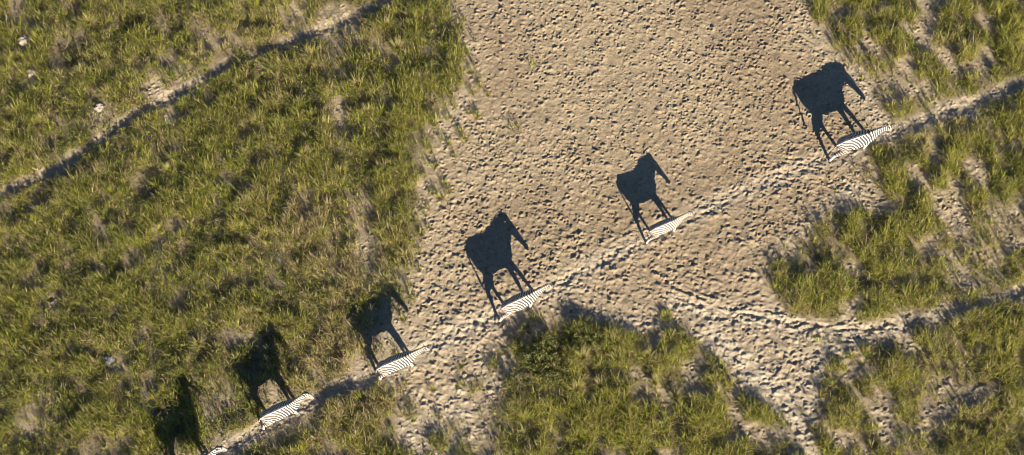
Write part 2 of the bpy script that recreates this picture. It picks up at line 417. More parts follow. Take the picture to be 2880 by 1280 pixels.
def scatter(n_per_m2, wantf):
    """random spots inside and just outside the frame, thinner further out"""
    A = (gx[-1]-gx[0]-0.4)*(gy[-1]-gy[0]-0.4); n = int(A*n_per_m2)
    x = RNG.uniform(gx[0]+0.2, gx[-1]-0.2, n); y = RNG.uniform(gy[0]+0.2, gy[-1]-0.2, n)
    vx, vy = to_view(x, y)
    out = np.maximum.reduce([-vx, vx-VW, -vy, vy-VH])
    p = np.where(out < 60, 1.0, 0.30)*sample(wantf, x, y)
    k = RNG.random(n) < p
    return x[k], y[k]

parts_by_area = {k: [] for k in range(6)}
def add(area, fn, args):
    for k in range(6):
        m = area == k
        if m.any(): parts_by_area[k].append(fn(*[a[m] for a in args]))
# 1. tufts of blades
clumpW = sstep(0.38, 0.58, n_clump)
tx, ty = scatter(112, np.clip(D**1.7*(0.26+0.76*clumpW), 0, 1))
nT = len(tx); NBL = 9
k_dry = sample(dry, tx, ty); k_tall = sample(tallF, tx, ty); k_cl = sample(clumpW, tx, ty); k_e = sample(eastF, tx, ty); k_kind = sample(n_kind, tx, ty); k_big = sample(n_big, tx, ty); k_D = sample(D, tx, ty)
k_path = 0.5+0.5*sstep(8, 55, np.minimum(sample(D1, tx, ty), sample(D2, tx, ty)))
hT = (0.10+0.04*k_e+0.31*k_cl+0.34*k_tall*RNG.random(nT)+0.14*RNG.random(nT)**3)*(0.5+0.5*k_D)*k_path*RNG.uniform(0.75, 1.2, nT)
rep = np.repeat(np.arange(nT), NBL); n = len(rep)
az = RNG.uniform(0, 2*np.pi, n); lean = np.abs(RNG.normal(0.50, 0.30, n))
off = RNG.uniform(0, 0.06, n); bx = tx[rep]+np.cos(az)*off; by = ty[rep]+np.sin(az)*off
Lb = hT[rep]*RNG.uniform(0.55, 1.3, n)
u = RNG.random(nT)
tc = np.where((u < k_dry)[:, None], STRAW, np.where((u < k_dry+0.12)[:, None], BROWN, np.where((u < k_dry+0.12+np.clip(0.34+0.30*k_e+0.5*k_tall+0.25*(k_cl-0.4)+1.2*(k_big-0.5), 0.05, 0.85))[:, None], LIME, GREEN)))
tc = tc*RNG.uniform(0.75, 1.2, (nT, 1))
cb = vary(1.0, n, 0.22, 0.10)*tc[rep]
sw = RNG.random(n) < 0.16; cb[sw] = vary(STRAW, int(sw.sum()), 0.25)
add(sample(AID, bx, by), blades, [bx, by, ground_z(bx, by), az, lean, Lb, RNG.uniform(0.009, 0.018, n), cb])
nb_ = n
# 2. low leafy herbs between and under the tufts
herbW = np.clip(D**1.5*(0.45+0.55*sstep(0.40, 0.60, n_kind))*(1-0.35*eastF), 0, 1)
hx, hy = scatter(72, herbW)
nH = len(hx); NL = 10; rep = np.repeat(np.arange(nH), NL); n = len(rep)
rad = RNG.uniform(0.06, 0.15, nH)[rep]*np.sqrt(RNG.random(n)); a0 = RNG.uniform(0, 2*np.pi, n)
bx = hx[rep]+np.cos(a0)*rad; by = hy[rep]+np.sin(a0)*rad
hh = (RNG.uniform(0.06, 0.22, nH)+0.10*sample(clumpW, hx, hy))[rep]*RNG.uniform(0.3, 1.0, n)
uh = RNG.random(nH)[rep][:, None]
ch = np.where(uh < 0.45, DEEP, np.where(uh < 0.80, GREEN, np.where(uh < 0.9, LIME, BROWN)))*vary(1.0, n, 0.3, 0.1)
add(sample(AID, bx, by), leaves, [bx, by, ground_z(bx, by)+hh, RNG.uniform(0, 2*np.pi, n), RNG.uniform(0.2, 1.5, n), RNG.uniform(0.05, 0.10, n), RNG.uniform(0.022, 0.042, n), ch])
nl_ = n
# 3. long pale stalks standing above the rest
sx, sy = scatter(11, np.clip(D*(0.12+0.9*dry+0.9*tallF), 0, 1))
nS = len(sx); rep = np.repeat(np.arange(nS), 6); n = len(rep)
az = np.repeat(RNG.uniform(0, 2*np.pi, nS), 6)+RNG.normal(0, 0.9, n)
bx = sx[rep]+RNG.normal(0, 0.03, n); by = sy[rep]+RNG.normal(0, 0.03, n)
cs = np.where((RNG.random(nS) < 0.65)[rep][:, None], STRAW*0.85, LIME*1.1)*vary(1.0, n, 0.2, 0.06)
add(sample(AID, bx, by), blades, [bx, by, ground_z(bx, by), az, RNG.uniform(0.08, 0.6, n), RNG.uniform(0.35, 0.72, n), RNG.uniform(0.008, 0.013, n), cs])
for k in range(6):
    V, Lp, St, C = join(parts_by_area[k])
    o = link(AREA_NAMES[k], build_mesh(AREA_NAMES[k], V, Lp, St, C), GRASS)
    tag(o, AREA_LABELS[k], 'grass', kind='stuff')
print('blades', nb_, 'leaves', nl_, 'stalks', n)

# ------------------------------------------------------------------ single grass tufts and bushes
def tuft_mesh(name, n, Lr, spread, cols, leanm, wid=(0.008, 0.015)):
    az = RNG.uniform(0, 2*np.pi, n); off = RNG.random(n)**0.7*spread
    bx = np.cos(az)*off; by = np.sin(az)*off
    c = np.array([cols[i] for i in RNG.integers(0, len(cols), n)])*vary(1.0, n, 0.22, 0.08)
    V, Lp, St, C = blades(bx, by, np.zeros(n), az+RNG.normal(0, 0.4, n), np.abs(RNG.normal(leanm, 0.22, n)), RNG.uniform(Lr[0], Lr[1], n), RNG.uniform(wid[0], wid[1], n), c)
    me = build_mesh(name, V, Lp, St, C); me.materials.append(GRASS); return me
def bury(o, dz=0.0):
    x, y = o.location.x, o.location.y; o.location.z = float(ground_z(np.array([x]), np.array([y]))[0])+dz
def spot(px, py, z=0.0): return plan(px*S, py*S, z)

lone = link('grass_tuft', tuft_mesh('grass_tuft', 150, (0.15, 0.36), 0.17, [LIME, GREEN, LIME, STRAW], 0.55), None, None, (*spot(1875, 888), 0))
bury(lone); tag(lone, 'lone bright green grass tuft standing by itself on trampled earth off the tall grass island', 'grass tuft')
SM = [tuft_mesh('small_tuft', 46, (0.10, 0.26), 0.09, [LIME, GREEN, STRAW], 0.5) for _ in range(4)]
margin = [(1325,205),(1350,245),(1330,262),(1372,268),(1320,318),(1345,330),(1297,372),(1305,395),(1265,408),(1280,440),(1250,520),(1262,540),(1240,560),(1190,600),(1205,640),(1165,690),(1180,760),
          (1120,745),(1150,800),(1128,850),(1135,900),(1118,1000),(1140,1080),(1150,1130),(1300,1085),(1215,1095),(1235,1175),(1290,170),(1310,150),(1225,350),(1240,390),(1210,430),(1225,470),(1195,500),(1215,545),(1170,560),(1160,620),(1185,660),(1145,720),(1165,840),(1110,800),(1180,710),(1205,585),(1280,300),(1262,335)]
for k, (px, py) in enumerate(margin):
    o = link('grass_tuft', SM[k % 4], None, None, (*spot(px, py), 0), random.uniform(0, 6.28), random.uniform(0.9, 1.55)); bury(o)
    tag(o, 'small sparse grass tuft on pale dust at the fringe of the pan', 'grass tuft', 'small tufts along the pan fringe')
TALL = [tuft_mesh('tall_clump', 120, (0.35, 0.75), 0.13, [STRAW, LIME, STRAW*0.9, LIME*1.1], 0.42, (0.009, 0.014)) for _ in range(4)]
talls = [(1010,235),(918,345),(780,190),(905,650),(880,150),(730,330),(255,60),(480,470),(455,640),(1035,310),(640,700),(705,880),(560,960),(300,255),(1120,130),(960,480),(690,560),(860,430),(120,330),(1085,70)]
for k, (px, py) in enumerate(talls):
    o = link('grass_clump', TALL[k % 4], None, None, (*spot(px, py+12), 0), random.uniform(0, 6.28), random.uniform(0.8, 1.15)); bury(o)
    near = float(line_dist(np.array([px*S]), np.array([py*S]), T1)[0][0])
    if px > 1000: tag(o, 'tall pale grass clump standing in the meadow along its border with the bare pan', 'grass clump', 'tall clumps along the meadow border')
    elif near < 75: tag(o, 'tall pale grass clump standing close to the narrow worn meadow path', 'grass clump', 'tall clumps near the worn path')
    else: tag(o, 'tall pale grass clump deep in the dense meadow, away from path and pan', 'grass clump', 'tall clumps deep in the meadow')
isl = [(1563,1045),(1622,1100),(1690,1090),(1760,1120),(1840,1080),(1640,1010),(1735,1015),(1900,1120),(1820,1010)]
for k, (px, py) in enumerate(isl):
    o = link('grass_clump', TALL[(k+1) % 4], None, None, (*spot(px, py), 0), random.uniform(0, 6.28), random.uniform(0.8, 1.1)); bury(o)
    tag(o, 'tall pale grass clump on the grass island behind the bushes', 'grass clump', 'tall pale clumps on the island')

def bush_meshes():
    n = 420; ncl = 9
    cc = np.stack([RNG.normal(0, 0.15, ncl), RNG.normal(0, 0.15, ncl), RNG.uniform(0.12, 0.42, ncl)], 1)
    which = RNG.integers(0, ncl, n); p = cc[which]+RNG.normal(0, 0.055, (n, 3)); p[:, 2] = np.abs(p[:, 2])+0.02
    cols = np.array([[.060,.068,.020],[.082,.090,.024],[.11,.115,.028],[.145,.14,.036]])[RNG.integers(0, 4, n)]*vary(1.0, n, 0.25, 0.08)
    fol = build_mesh('foliage', *leaves(p[:, 0], p[:, 1], p[:, 2], RNG.uniform(0, 6.28, n), RNG.uniform(0.1, 1.4, n), RNG.uniform(0.05, 0.10, n), RNG.uniform(0.025, 0.045, n), cols))
    fol.materials.append(LEAF)
    bm = bmesh.new()
    for c in cc:
        d = Vector(c); b0 = Vector((c[0]*0.12, c[1]*0.12, -0.04)); ax = (d-b0).normalized(); s = ax.orthogonal().normalized(); t = ax.cross(s)
        ra = [bm.verts.new(b0+(s*math.cos(q)+t*math.sin(q))*0.011) for q in (0, 2.1, 4.2)]; rb = [bm.verts.new(d+(s*math.cos(q)+t*math.sin(q))*0.005) for q in (0, 2.1, 4.2)]
        for i in range(3): bm.faces.new((ra[i], ra[(i+1) % 3], rb[(i+1) % 3], rb[i]))
    st = bpy.data.meshes.new('stems'); bm.to_mesh(st); bm.free(); st.materials.append(BARK)
    return fol, st
BARK, bt, bb = new_mat('woody_stem', 0.9); bb.inputs['Base Color'].default_value = (0.10, 0.075, 0.05, 1)
BUSH = [bush_meshes() for _ in range(4)]
def bush(px, py, sc, k, label, group):
    e = bpy.data.objects.new('leafy_bush', None); COL.objects.link(e); e.empty_display_size = 0.1
    e.location = (*spot(px, py), 0); bury(e); e.rotation_euler = (0, 0, random.uniform(0, 6.28)); e.scale = (sc,)*3
    link('foliage', BUSH[k % 4][0], None, e); link('stems', BUSH[k % 4][1], None, e)
    tag(e, label, 'bush', group)
for k, (zx, zy, sc) in enumerate([(560,400,1.1),(690,440,1.0),(470,620,1.3),(520,705,1.0),(620,780,1.2),(850,840,1.0),(640,600,1.0),(560,520,1.2),(820,690,1.0),(740,890,1.0),(300,830,.9),(230,900,.9),(420,870,.9)]):
    bush(1380+zx/4.09, 862+zy/4.09, sc, k, 'dark green leafy bush in the dense thicket at the corner of the grass island', 'bushes of the island thicket')
for k, (zx, zy, sc) in enumerate([(1010,290,.9),(1100,360,1.05),(1190,440,1.0),(1250,400,.95),(1120,470,.9),(400,260,.7),(1010,540,.9),(950,250,.7),(1190,300,.7)]):
    bush(1380+zx/4.09, 862+zy/4.09, sc, k+1, 'small olive bush scattered along the sandy edge of the grass island', 'bushes on the sandy edge of the island')

# ------------------------------------------------------------------ lumps lying about
def rock_mesh(name, r, seed, mat, flat=0.6):
    bm = bmesh.new(); bmesh.ops.create_icosphere(bm, subdivisions=3, radius=r); rs = np.random.default_rng(seed); ph = rs.uniform(0, 6, 9)
    for v in bm.verts:
        p = v.co/r; k = 1+0.16*math.sin(3.1*p.x+ph[0])+0.13*math.sin(4.3*p.y+ph[1]+2*p.z)+0.08*math.sin(8*p.x+7*p.y+ph[2])+0.06*math.sin(13*p.z+11*p.x+ph[3])
        v.co *= k; v.co.z *= flat
    me = bpy.data.meshes.new(name); bm.to_mesh(me); bm.free(); me.materials.append(mat)
    return me
def lump_mat(name, c):
    m, t, b = new_mat(name, 0.9); nz = N(t, 'ShaderNodeTexNoise'); nz.inputs['Scale'].default_value = 18; nz.inputs['Detail'].default_value = 6
    rp = N(t, 'ShaderNodeMapRange'); rp.inputs['To Min'].default_value = 0.6; rp.inputs['To Max'].default_value = 1.35
    t.links.new(nz.outputs['Fac'], rp.inputs['Value']); mx = N(t, 'ShaderNodeMix', data_type='RGBA', blend_type='MULTIPLY'); mx.inputs['Factor'].default_value = 1
    mx.inputs['A'].default_value = (*c, 1); t.links.new(rp.outputs['Result'], mx.inputs['B']); t.links.new(mx.outputs['Result'], b.inputs['Base Color'])
    bp = N(t, 'ShaderNodeBump'); bp.inputs['Strength'].default_value = 0.6; bp.inputs['Distance'].default_value = 0.02; t.links.new(nz.outputs['Fac'], bp.inputs['Height']); t.links.new(bp.outputs['Normal'], b.inputs['Normal'])
    return m
PALE = lump_mat('pale_clay', (0.24, 0.205, 0.17)); GREYS = lump_mat('grey_stone', (0.10, 0.10, 0.105)); DUNG = lump_mat('dark_dung', (0.035, 0.028, 0.022))
for k, (px, py, r, mat, nm, lab, cat) in enumerate([
        (68, 116, 0.22, PALE, 'clay_mound', 'largest of the pale clay lumps poking up through the wide meadow', 'clay lump'),
        (88, 207, 0.15, PALE, 'clay_mound', 'small pale clay lump in herbs on the far side of the narrow worn path', 'clay lump'),
        (278, 303, 0.17, PALE, 'clay_mound', 'pale clay lump with a dark hollow beside the narrow worn path', 'clay lump'),
        (305, 1012, 0.18, GREYS, 'stone', 'smooth grey stone sunk in the deep green grass of the wide meadow', 'stone'),
        (1672, 884, 0.075, GREYS, 'stone', 'small grey stone on trampled earth by the bushy grass island', 'stone'),
        (148, 852, 0.10, PALE, 'clay_mound', 'tiny whitish lump half hidden in the wide meadow herbs', 'clay lump'),
        (2266, 748, 0.11, DUNG, 'dung_pile', 'black dung lump in bright grass at the edge of the eastern lobe', 'dung')]):
    o = link(nm, rock_mesh(nm, r, k+3, mat, 0.65), None, None, (*spot(px, py), 0), random.uniform(0, 6)); bury(o, r*0.30 if mat is not GREYS else r*0.25)
    tag(o, lab, cat)
# loose crumbs of earth on the bare ground (uncountable)
cxp, cyp = scatter(15, np.clip(BARE**2*(0.15+0.85*np.clip(palef[..., 0], 0, 1)), 0, 1))
nc = len(cxp); base = np.array([[1, 0, 0], [-1, 0, 0], [0, 1, 0], [0, -1, 0], [0, 0, 1], [0, 0, -1]], float)
sz = RNG.uniform(0.012, 0.04, nc)**1.0
Vc = base[None]*sz[:, None, None]*RNG.uniform(0.6, 1.3, (nc, 6, 1)); aa = RNG.uniform(0, 6.28, nc); c_, s_ = np.cos(aa)[:, None], np.sin(aa)[:, None]
Vx = Vc[..., 0]*c_-Vc[..., 1]*s_; Vy = Vc[..., 0]*s_+Vc[..., 1]*c_
Vc = np.stack([Vx+cxp[:, None], Vy+cyp[:, None], Vc[..., 2]*0.8+(ground_z(cxp, cyp)+sz*0.25)[:, None]], 2).reshape(-1, 3)
tri = np.array([[0, 2, 4], [2, 1, 4], [1, 3, 4], [3, 0, 4], [2, 0, 5], [1, 2, 5], [3, 1, 5], [0, 3, 5]])
Lc = ((np.arange(nc)*6)[:, None]+tri.ravel()[None]).ravel()
cl = link('earth_crumbs', build_mesh('earth_crumbs', Vc, Lc, np.arange(nc*8)*3, np.repeat(vary(pale*0.95, nc, 0.15, 0.04), 6, 0)), EARTH)
tag(cl, 'loose pale crumbs of dry earth strewn over the trails and pan margins', 'earth', kind='stuff')

# ------------------------------------------------------------------ zebras
def surface_nets(F, org, h):
    ins = F < 0; nx, ny, nz = F.shape
    cnt = np.zeros((nx-1, ny-1, nz-1), np.int8)
    sl = lambda d, n: slice(d, n-1+d)
    for a in (0, 1):
        for b in (0, 1):
            for c in (0, 1): cnt += ins[sl(a, nx), sl(b, ny), sl(c, nz)]
    act = np.argwhere((cnt > 0) & (cnt < 8)); vid = np.full(cnt.shape, -1, np.int64); vid[tuple(act.T)] = np.arange(len(act))
    acc = np.zeros((len(act), 3)); num = np.zeros(len(act))
    for ax in range(3):
        o1, o2 = [k for k in range(3) if k != ax]
        for u in (0, 1):
            for v in (0, 1):
                off = np.zeros(3, int); off[o1] = u; off[o2] = v; off2 = off.copy(); off2[ax] = 1
                f0 = F[tuple((act+off).T)]; f1 = F[tuple((act+off2).T)]; m = (f0 < 0) != (f1 < 0)
                t = np.where(m, f0/np.where(m, f0-f1, 1), 0)
                p = np.zeros((len(act), 3)); p[:] = off; p[:, ax] = t
                acc[m] += p[m]; num[m] += 1
    verts = org+h*(act+acc/num[:, None])
    quads = []
    for ax in range(3):
        o1, o2 = [(1, 2), (2, 0), (0, 1)][ax]
        s0 = [slice(None)]*3; s1 = [slice(None)]*3; s0[ax] = slice(0, -1); s1[ax] = slice(1, None)
        A = ins[tuple(s0)]; B = ins[tuple(s1)]
        e = np.argwhere(A != B); e = e[(e[:, o1] > 0) & (e[:, o2] > 0) & (e[:, o1] < F.shape[o1]-1) & (e[:, o2] < F.shape[o2]-1)]
        d1_ = np.zeros(3, int); d1_[o1] = 1; d2_ = np.zeros(3, int); d2_[o2] = 1
        q = np.stack([vid[tuple((e-d1_-d2_).T)], vid[tuple((e-d2_).T)], vid[tuple(e.T)], vid[tuple((e-d1_).T)]], 1)
        fl = ~A[tuple(e.T)]; q[fl] = q[fl][:, ::-1]; quads.append(q)
    return verts, np.concatenate(quads)

def cone_sdf(P, a, b, ra, rb, ky):
    """tapered capsule, squeezed sideways by ky"""
    A = np.array([a[0], a[1]/ky, a[2]]); B = np.array([b[0], b[1]/ky, b[2]])
    px = P[0]-A[0]; py = P[1]/ky-A[1]; pz = P[2]-A[2]; d = B-A
    t = np.clip((px*d[0]+py*d[1]+pz*d[2])/max(d@d, 1e-9), 0, 1)
    return (np.sqrt((px-t*d[0])**2+(py-t*d[1])**2+(pz-t*d[2])**2)-(ra+(rb-ra)*t))*min(1.0, ky+0.1)
def smin(a, b, k):
    h = np.clip(0.5+0.5*(b-a)/k, 0, 1); return b*(1-h)+a*h-k*h*(1-h)

def zebra_joints(p):
    """joint positions for a pose: x forward, y left, z up"""
    ny, npi, hp, hy = p['neck_yaw'], p['neck_pitch'], p['head_pitch'], p['head_yaw']
    nb_ = np.array([0.47, 0, 1.02])
    def nd(l, pitch, yaw): return np.array([l*math.cos(pitch)*math.cos(yaw), l*math.cos(pitch)*math.sin(yaw), l*math.sin(pitch)])
    n1 = nb_+nd(0.36, npi, ny*0.6); n2 = n1+nd(0.30, npi*0.9, ny)
    hd = nd(1.0, hp, hy)
    h1 = n2+hd*0.14; h2 = n2+hd*0.44
    J = dict(nb=nb_, n1=n1, n2=n2, h1=h1, h2=h2, hd=hd)
    def leg(pts, sx, lift):
        top = pts[0][2]; q = []
        for i, (x, y, z) in enumerate(pts):
            f = (top-z)/top
            q.append(np.array([x+sx*f, y, z+lift*f**2*(0.5 if i < 3 else 1)]))
        return q
    J['legs'] = []
    for s, key in ((-1, 'rh'), (1, 'lh')):
        sx, lf = p[key]
        J['legs'].append(('h', leg([(-.52, .12*s, .97), (-.40, .15*s, .73), (-.63, .13*s, .47), (-.59, .125*s, .13), (-.555, .125*s, .035)], sx, lf)))
    for s, key in ((-1, 'rf'), (1, 'lf')):
        sx, lf = p[key]
        J['legs'].append(('f', leg([(.40, .12*s, .90), (.36, .13*s, .70), (.40, .125*s, .41), (.405, .12*s, .13), (.44, .12*s, .035)], sx, lf)))
    sw = p['tail']; ty_ = p.get('tail_y', 0)
    J['tail'] = [np.array([-.74, 0, 1.15]), np.array([-.80-.08*sw, ty_*.2, 1.06]), np.array([-.815-.22*sw, ty_*.6, .88+.06*sw]), np.array([-.805-.36*sw, ty_, .70+.12*sw])]
    return J

LAM = 0.088
def zebra_body(p):
    J = zebra_joints(p); h = 0.0165
    lo = np.array([-1.25, -0.72, -0.04]); hi = np.array([1.60, 0.72, 1.62])
    ax = [np.arange(lo[k], hi[k], h) for k in range(3)]
    P = np.meshgrid(*ax, indexing='ij'); P = [q.astype(np.float32) for q in P]
    b = p['belly']
    C = [((-.50, 0, .985), .285, .86), ((-.18, 0, .945), .305*b, .98), ((.14, 0, .95), .298*b, .96), ((.38, 0, .985), .270, .84), ((.52, 0, .945), .220, .80)]
    P3 = P; ridge = 1+0.95*np.clip((P[2]-0.93)/0.36, 0, 1.2)           # the back narrows to a ridge
    P = [P[0], P[1]*np.where(P[0] < 0.75, ridge, 1.0), P[2]]
    F = None
    for (c0, r0, k0), (c1, r1, k1) in zip(C[:-1], C[1:]):
        f = cone_sdf(P, c0, c1, r0, r1, (k0+k1)/2); F = f if F is None else smin(F, f, 0.06)
    P = P3
    F = smin(F, cone_sdf(P, J['nb'], J['n1'], .215, .155, .58), 0.12)
    F = smin(F, cone_sdf(P, J['n1'], J['n2'], .155, .105, .60), 0.05)
    F = smin(F, cone_sdf(P, J['n2'], J['h1'], .108, .115, .72), 0.05)
    F = smin(F, cone_sdf(P, J['h1'], J['h2'], .115, .066, .80), 0.05)
    F = smin(F, cone_sdf(P, J['h2']-J['hd']*.02, J['h2']+J['hd']*.01, .064, .058, .85), 0.03)
    for kind, q in J['legs']:
        rr = [.165, .130, .068, .046, .050] if kind == 'h' else [.135, .100, .060, .044, .048]
        L = None
        for i in range(4):
            f = cone_sdf(P, q[i], q[i+1], rr[i], rr[i+1], 0.85 if i == 0 else 1.0)
            L = f if L is None else smin(L, f, 0.035)
        F = smin(F, L, 0.07)
    t = J['tail']
    for i in range(3): F = smin(F, cone_sdf(P, t[i], t[i+1], [.038, .030, .024][i], [.030, .024, .020][i], 1.0), 0.02)
    V, Q = surface_nets(F, lo, h)
    x, y, z = V.T
    # stripe coordinate: upright bands on the barrel, fanning round to level bands on the haunch, rings along neck and head
    pp = np.clip(x+0.86, 0.0, None); qq = np.clip((z-0.54)*1.18, 0.0, None)
    g = (pp**3+qq**3)**(1/3)
    nd1 = (J['n2']-J['nb']); nd1 = nd1/np.linalg.norm(nd1)
    tn_ = (V-J['nb'])@nd1
    gn = 1.36+tn_*1.10
    wn = sstep(0.34, 0.60, x+0.25*(z-1.0))
    g = g*(1-wn)+gn*wn
    hd = J['hd']; hdist = (V-J['n2'])@hd
    side = V-J['n2']-hdist[:, None]*hd
    wh = sstep(0.02, 0.12, hdist)*(np.linalg.norm(side, axis=1) < 0.2)*sstep(0.62, 0.75, tn_+0.62*0+hdist*0.6)
    gh = 1.36+np.linalg.norm(J['n2']-J['nb'])*1.10+hdist*1.5
    g = g*(1-wh)+gh*wh
    leg = 1-sstep(0.48, 0.80, z+0.12*(x < -0.3)); neckish = sstep(0.55, 0.75, x)
    fade = np.clip(leg*(1-neckish), 0, 1)                           # pale legs and belly
    band = (1-sstep(0.030, 0.045, np.abs(y)))*sstep(1.08, 1.16, z)*(1-sstep(0.1, 0.35, x)); fade = np.maximum(fade, band*1.5*(np.abs(y) > 0.006))
    gl = z*1.1; g = np.where((fade > 0.85) & (z < 0.9), gl, g)
    muzzle = sstep(0.34, 0.40, hdist)*wh
    dors = (1-sstep(0.010, 0.020, np.abs(y)))*sstep(1.08, 1.16, z)*(x < 0.45)
    rump = sstep(0.05, -0.25, x)*sstep(0.9, 1.15, z)
    tailm = sstep(-0.84, -0.90, x)*(np.abs(z-.9) < .35)*(np.abs(y) < 0.3)*(z > 0.56)
    me = build_mesh('body', V, Q.ravel(), np.arange(len(Q))*4, None, True, dict(stripe=g, fade=fade, dark=np.clip(muzzle, 0, 1), dorsal=dors, rump=rump))
    me.materials.append(ZEB)
    return me, J

def zebra_material():
    m, t, b = new_mat('zebra_coat', 0.6, 0.3)
    A = lambda n: N(t, 'ShaderNodeAttribute', attribute_name=n).outputs['Fac']
    tc = N(t, 'ShaderNodeTexCoord'); nz = N(t, 'ShaderNodeTexNoise'); nz.inputs['Scale'].default_value = 4.5; nz.inputs['Detail'].default_value = 3
    t.links.new(tc.outputs['Object'], nz.inputs['Vector'])
    g = math_node(t, 'ADD', A('stripe'), math_node(t, 'MULTIPLY', math_node(t, 'SUBTRACT', nz.outputs['Fac'], 0.5), 0.05))
    s = math_node(t, 'SINE', math_node(t, 'MULTIPLY', g, 2*math.pi/LAM))
    s = math_node(t, 'SUBTRACT', s, math_node(t, 'MULTIPLY', A('fade'), 1.5))
    rg = N(t, 'ShaderNodeMapRange'); rg.inputs['From Min'].default_value = -0.48; rg.inputs['From Max'].default_value = -0.14; t.links.new(s, rg.inputs['Value'])
    blk = math_node(t, 'MAXIMUM', math_node(t, 'MAXIMUM', rg.outputs['Result'], A('dark')), A('dorsal'))
    n2 = N(t, 'ShaderNodeTexNoise'); n2.inputs['Scale'].default_value = 3.0; n2.inputs['Detail'].default_value = 5; t.links.new(tc.outputs['Object'], n2.inputs['Vector'])
    wm = N(t, 'ShaderNodeMix', data_type='RGBA'); wm.inputs['A'].default_value = (0.42, 0.395, 0.355, 1); wm.inputs['B'].default_value = (0.36, 0.30, 0.23, 1)
    t.links.new(math_node(t, 'MULTIPLY', n2.outputs['Fac'], 0.5), wm.inputs['Factor'])
    bm_ = N(t, 'ShaderNodeMix', data_type='RGBA'); bm_.inputs['A'].default_value = (0.014, 0.011, 0.010, 1); bm_.inputs['B'].default_value = (0.075, 0.036, 0.018, 1)
    t.links.new(math_node(t, 'MULTIPLY', A('rump'), n2.outputs['Fac']), bm_.inputs['Factor'])
    mx = N(t, 'ShaderNodeMix', data_type='RGBA'); t.links.new(blk, mx.inputs['Factor'])
    t.links.new(wm.outputs['Result'], mx.inputs['A']); t.links.new(bm_.outputs['Result'], mx.inputs['B'])
    t.links.new(mx.outputs['Result'], b.inputs['Base Color'])
    return m
ZEB = zebra_material()
HAIR, _t, _b = new_mat('black_hair', 0.7); _b.inputs['Base Color'].default_value = (0.035, 0.022, 0.015, 1)
HOOF, _t, _b = new_mat('hoof_horn', 0.5); _b.inputs['Base Color'].default_value = (0.03, 0.027, 0.024, 1)
EYE, _t, _b = new_mat('eye_dark', 0.12, 0.6); _b.inputs['Base Color'].default_value = (0.01, 0.008, 0.006, 1)

def mane_mesh(J):
    """upright hair crest from withers to forelock: a row of thin lens-shaped slabs with a ragged top"""
    pts = []
    nb_, n1, n2 = J['nb'], J['n1'], J['n2']
    upv = np.array([0, 0, 1.0])
    def crest(c, d, r): 
        s = np.cross(d, upv); s /= np.linalg.norm(s); u_ = np.cross(s, d); return c+u_*r*0.93, u_, s
    d1 = (n1-nb_)/np.linalg.norm(n1-nb_); d2 = (n2-n1)/np.linalg.norm(n2-n1)
    for k in range(25):
        f = k/24
        if f < 0.5: q = f*2; c, d, r = nb_*(1-q)+n1*q, d1, .215*(1-q)+.155*q
        else: q = f*2-1; c, d, r = n1*(1-q)+n2*q, d2, .155*(1-q)+.105*q
        dd = d1*(1-f)+d2*f; dd /= np.linalg.norm(dd)
        b0, u_, s = crest(c, dd, r); pts.append((b0, u_*1.0+dd*0.12, s, f))
    hd = J['hd']
    b0, u_, s, _f = pts[24]
    for k in range(1, 4): pts.append((n2+u_*0.10+hd*0.02*k+d2*0.04*k, u_, s, 1+k*0.03))     # forelock over the brow
    V = []; Q = []; G = []; rows = []
    L0 = np.linalg.norm(n2-nb_)
    for i, (b0, u_, s, f) in enumerate(pts):
        hgt = (0.035+0.085*sstep(0.0, 0.25, f)*(1-0.45*sstep(0.95, 1.1, f)))*(1+0.10*math.sin(i*2.7))
        prof = [(-.030, -.02), (-.022, hgt*.55), (0, hgt), (.022, hgt*.55), (.030, -.02)]
        rows.append(len(V))
        for a, hh_ in prof: V.append(b0+s*a+u_*hh_); G.append(1.36+f*L0*1.10)
    for i in range(len(pts)-1):
        for k in range(4): Q.append([rows[i]+k, rows[i+1]+k, rows[i+1]+k+1, rows[i]+k+1])
    Q = np.array(Q); capA = [rows[0]+k for k in range(5)]; capB = [rows[-1]+4-k for k in range(5)]
    loops = np.concatenate([Q.ravel(), capA, capB]); starts = np.concatenate([np.arange(len(Q))*4, [len(Q)*4, len(Q)*4+5]])
    n = len(V); z = np.zeros(n); top = np.tile([0, 0.0, 0.9, 0.0, 0], len(pts))
    me = build_mesh('mane', np.array(V), loops, starts, None, False, dict(stripe=np.array(G), fade=z, dark=top, dorsal=z, rump=np.ones(n)*0.8)); me.materials.append(ZEB)
    return me
def lathe(bm, base, tip_dir, side, prof, seg=10, flat=1.0):
    ax = Vector(tip_dir).normalized(); s = Vector(side).normalized(); t = ax.cross(s).normalized(); rings = []
    for d, r in prof:
        c = Vector(base)+ax*d; rings.append([bm.verts.new(c+s*math.cos(6.2832*k/seg)*r+t*math.sin(6.2832*k/seg)*r*flat) for k in range(seg)])
    for a, b in zip(rings[:-1], rings[1:]):
        for k in range(seg): bm.faces.new((a[k], a[(k+1) % seg], b[(k+1) % seg], b[k]))
    bm.faces.new(rings[0][::-1]); bm.faces.new(rings[-1])
def bm_mesh(name, fn, mat):
    bm = bmesh.new(); fn(bm); bmesh.ops.recalc_face_normals(bm, faces=bm.faces); me = bpy.data.meshes.new(name); bm.to_mesh(me); bm.free()
    me.materials.append(mat)
    for f in me.polygons: f.use_smooth = True
    return me

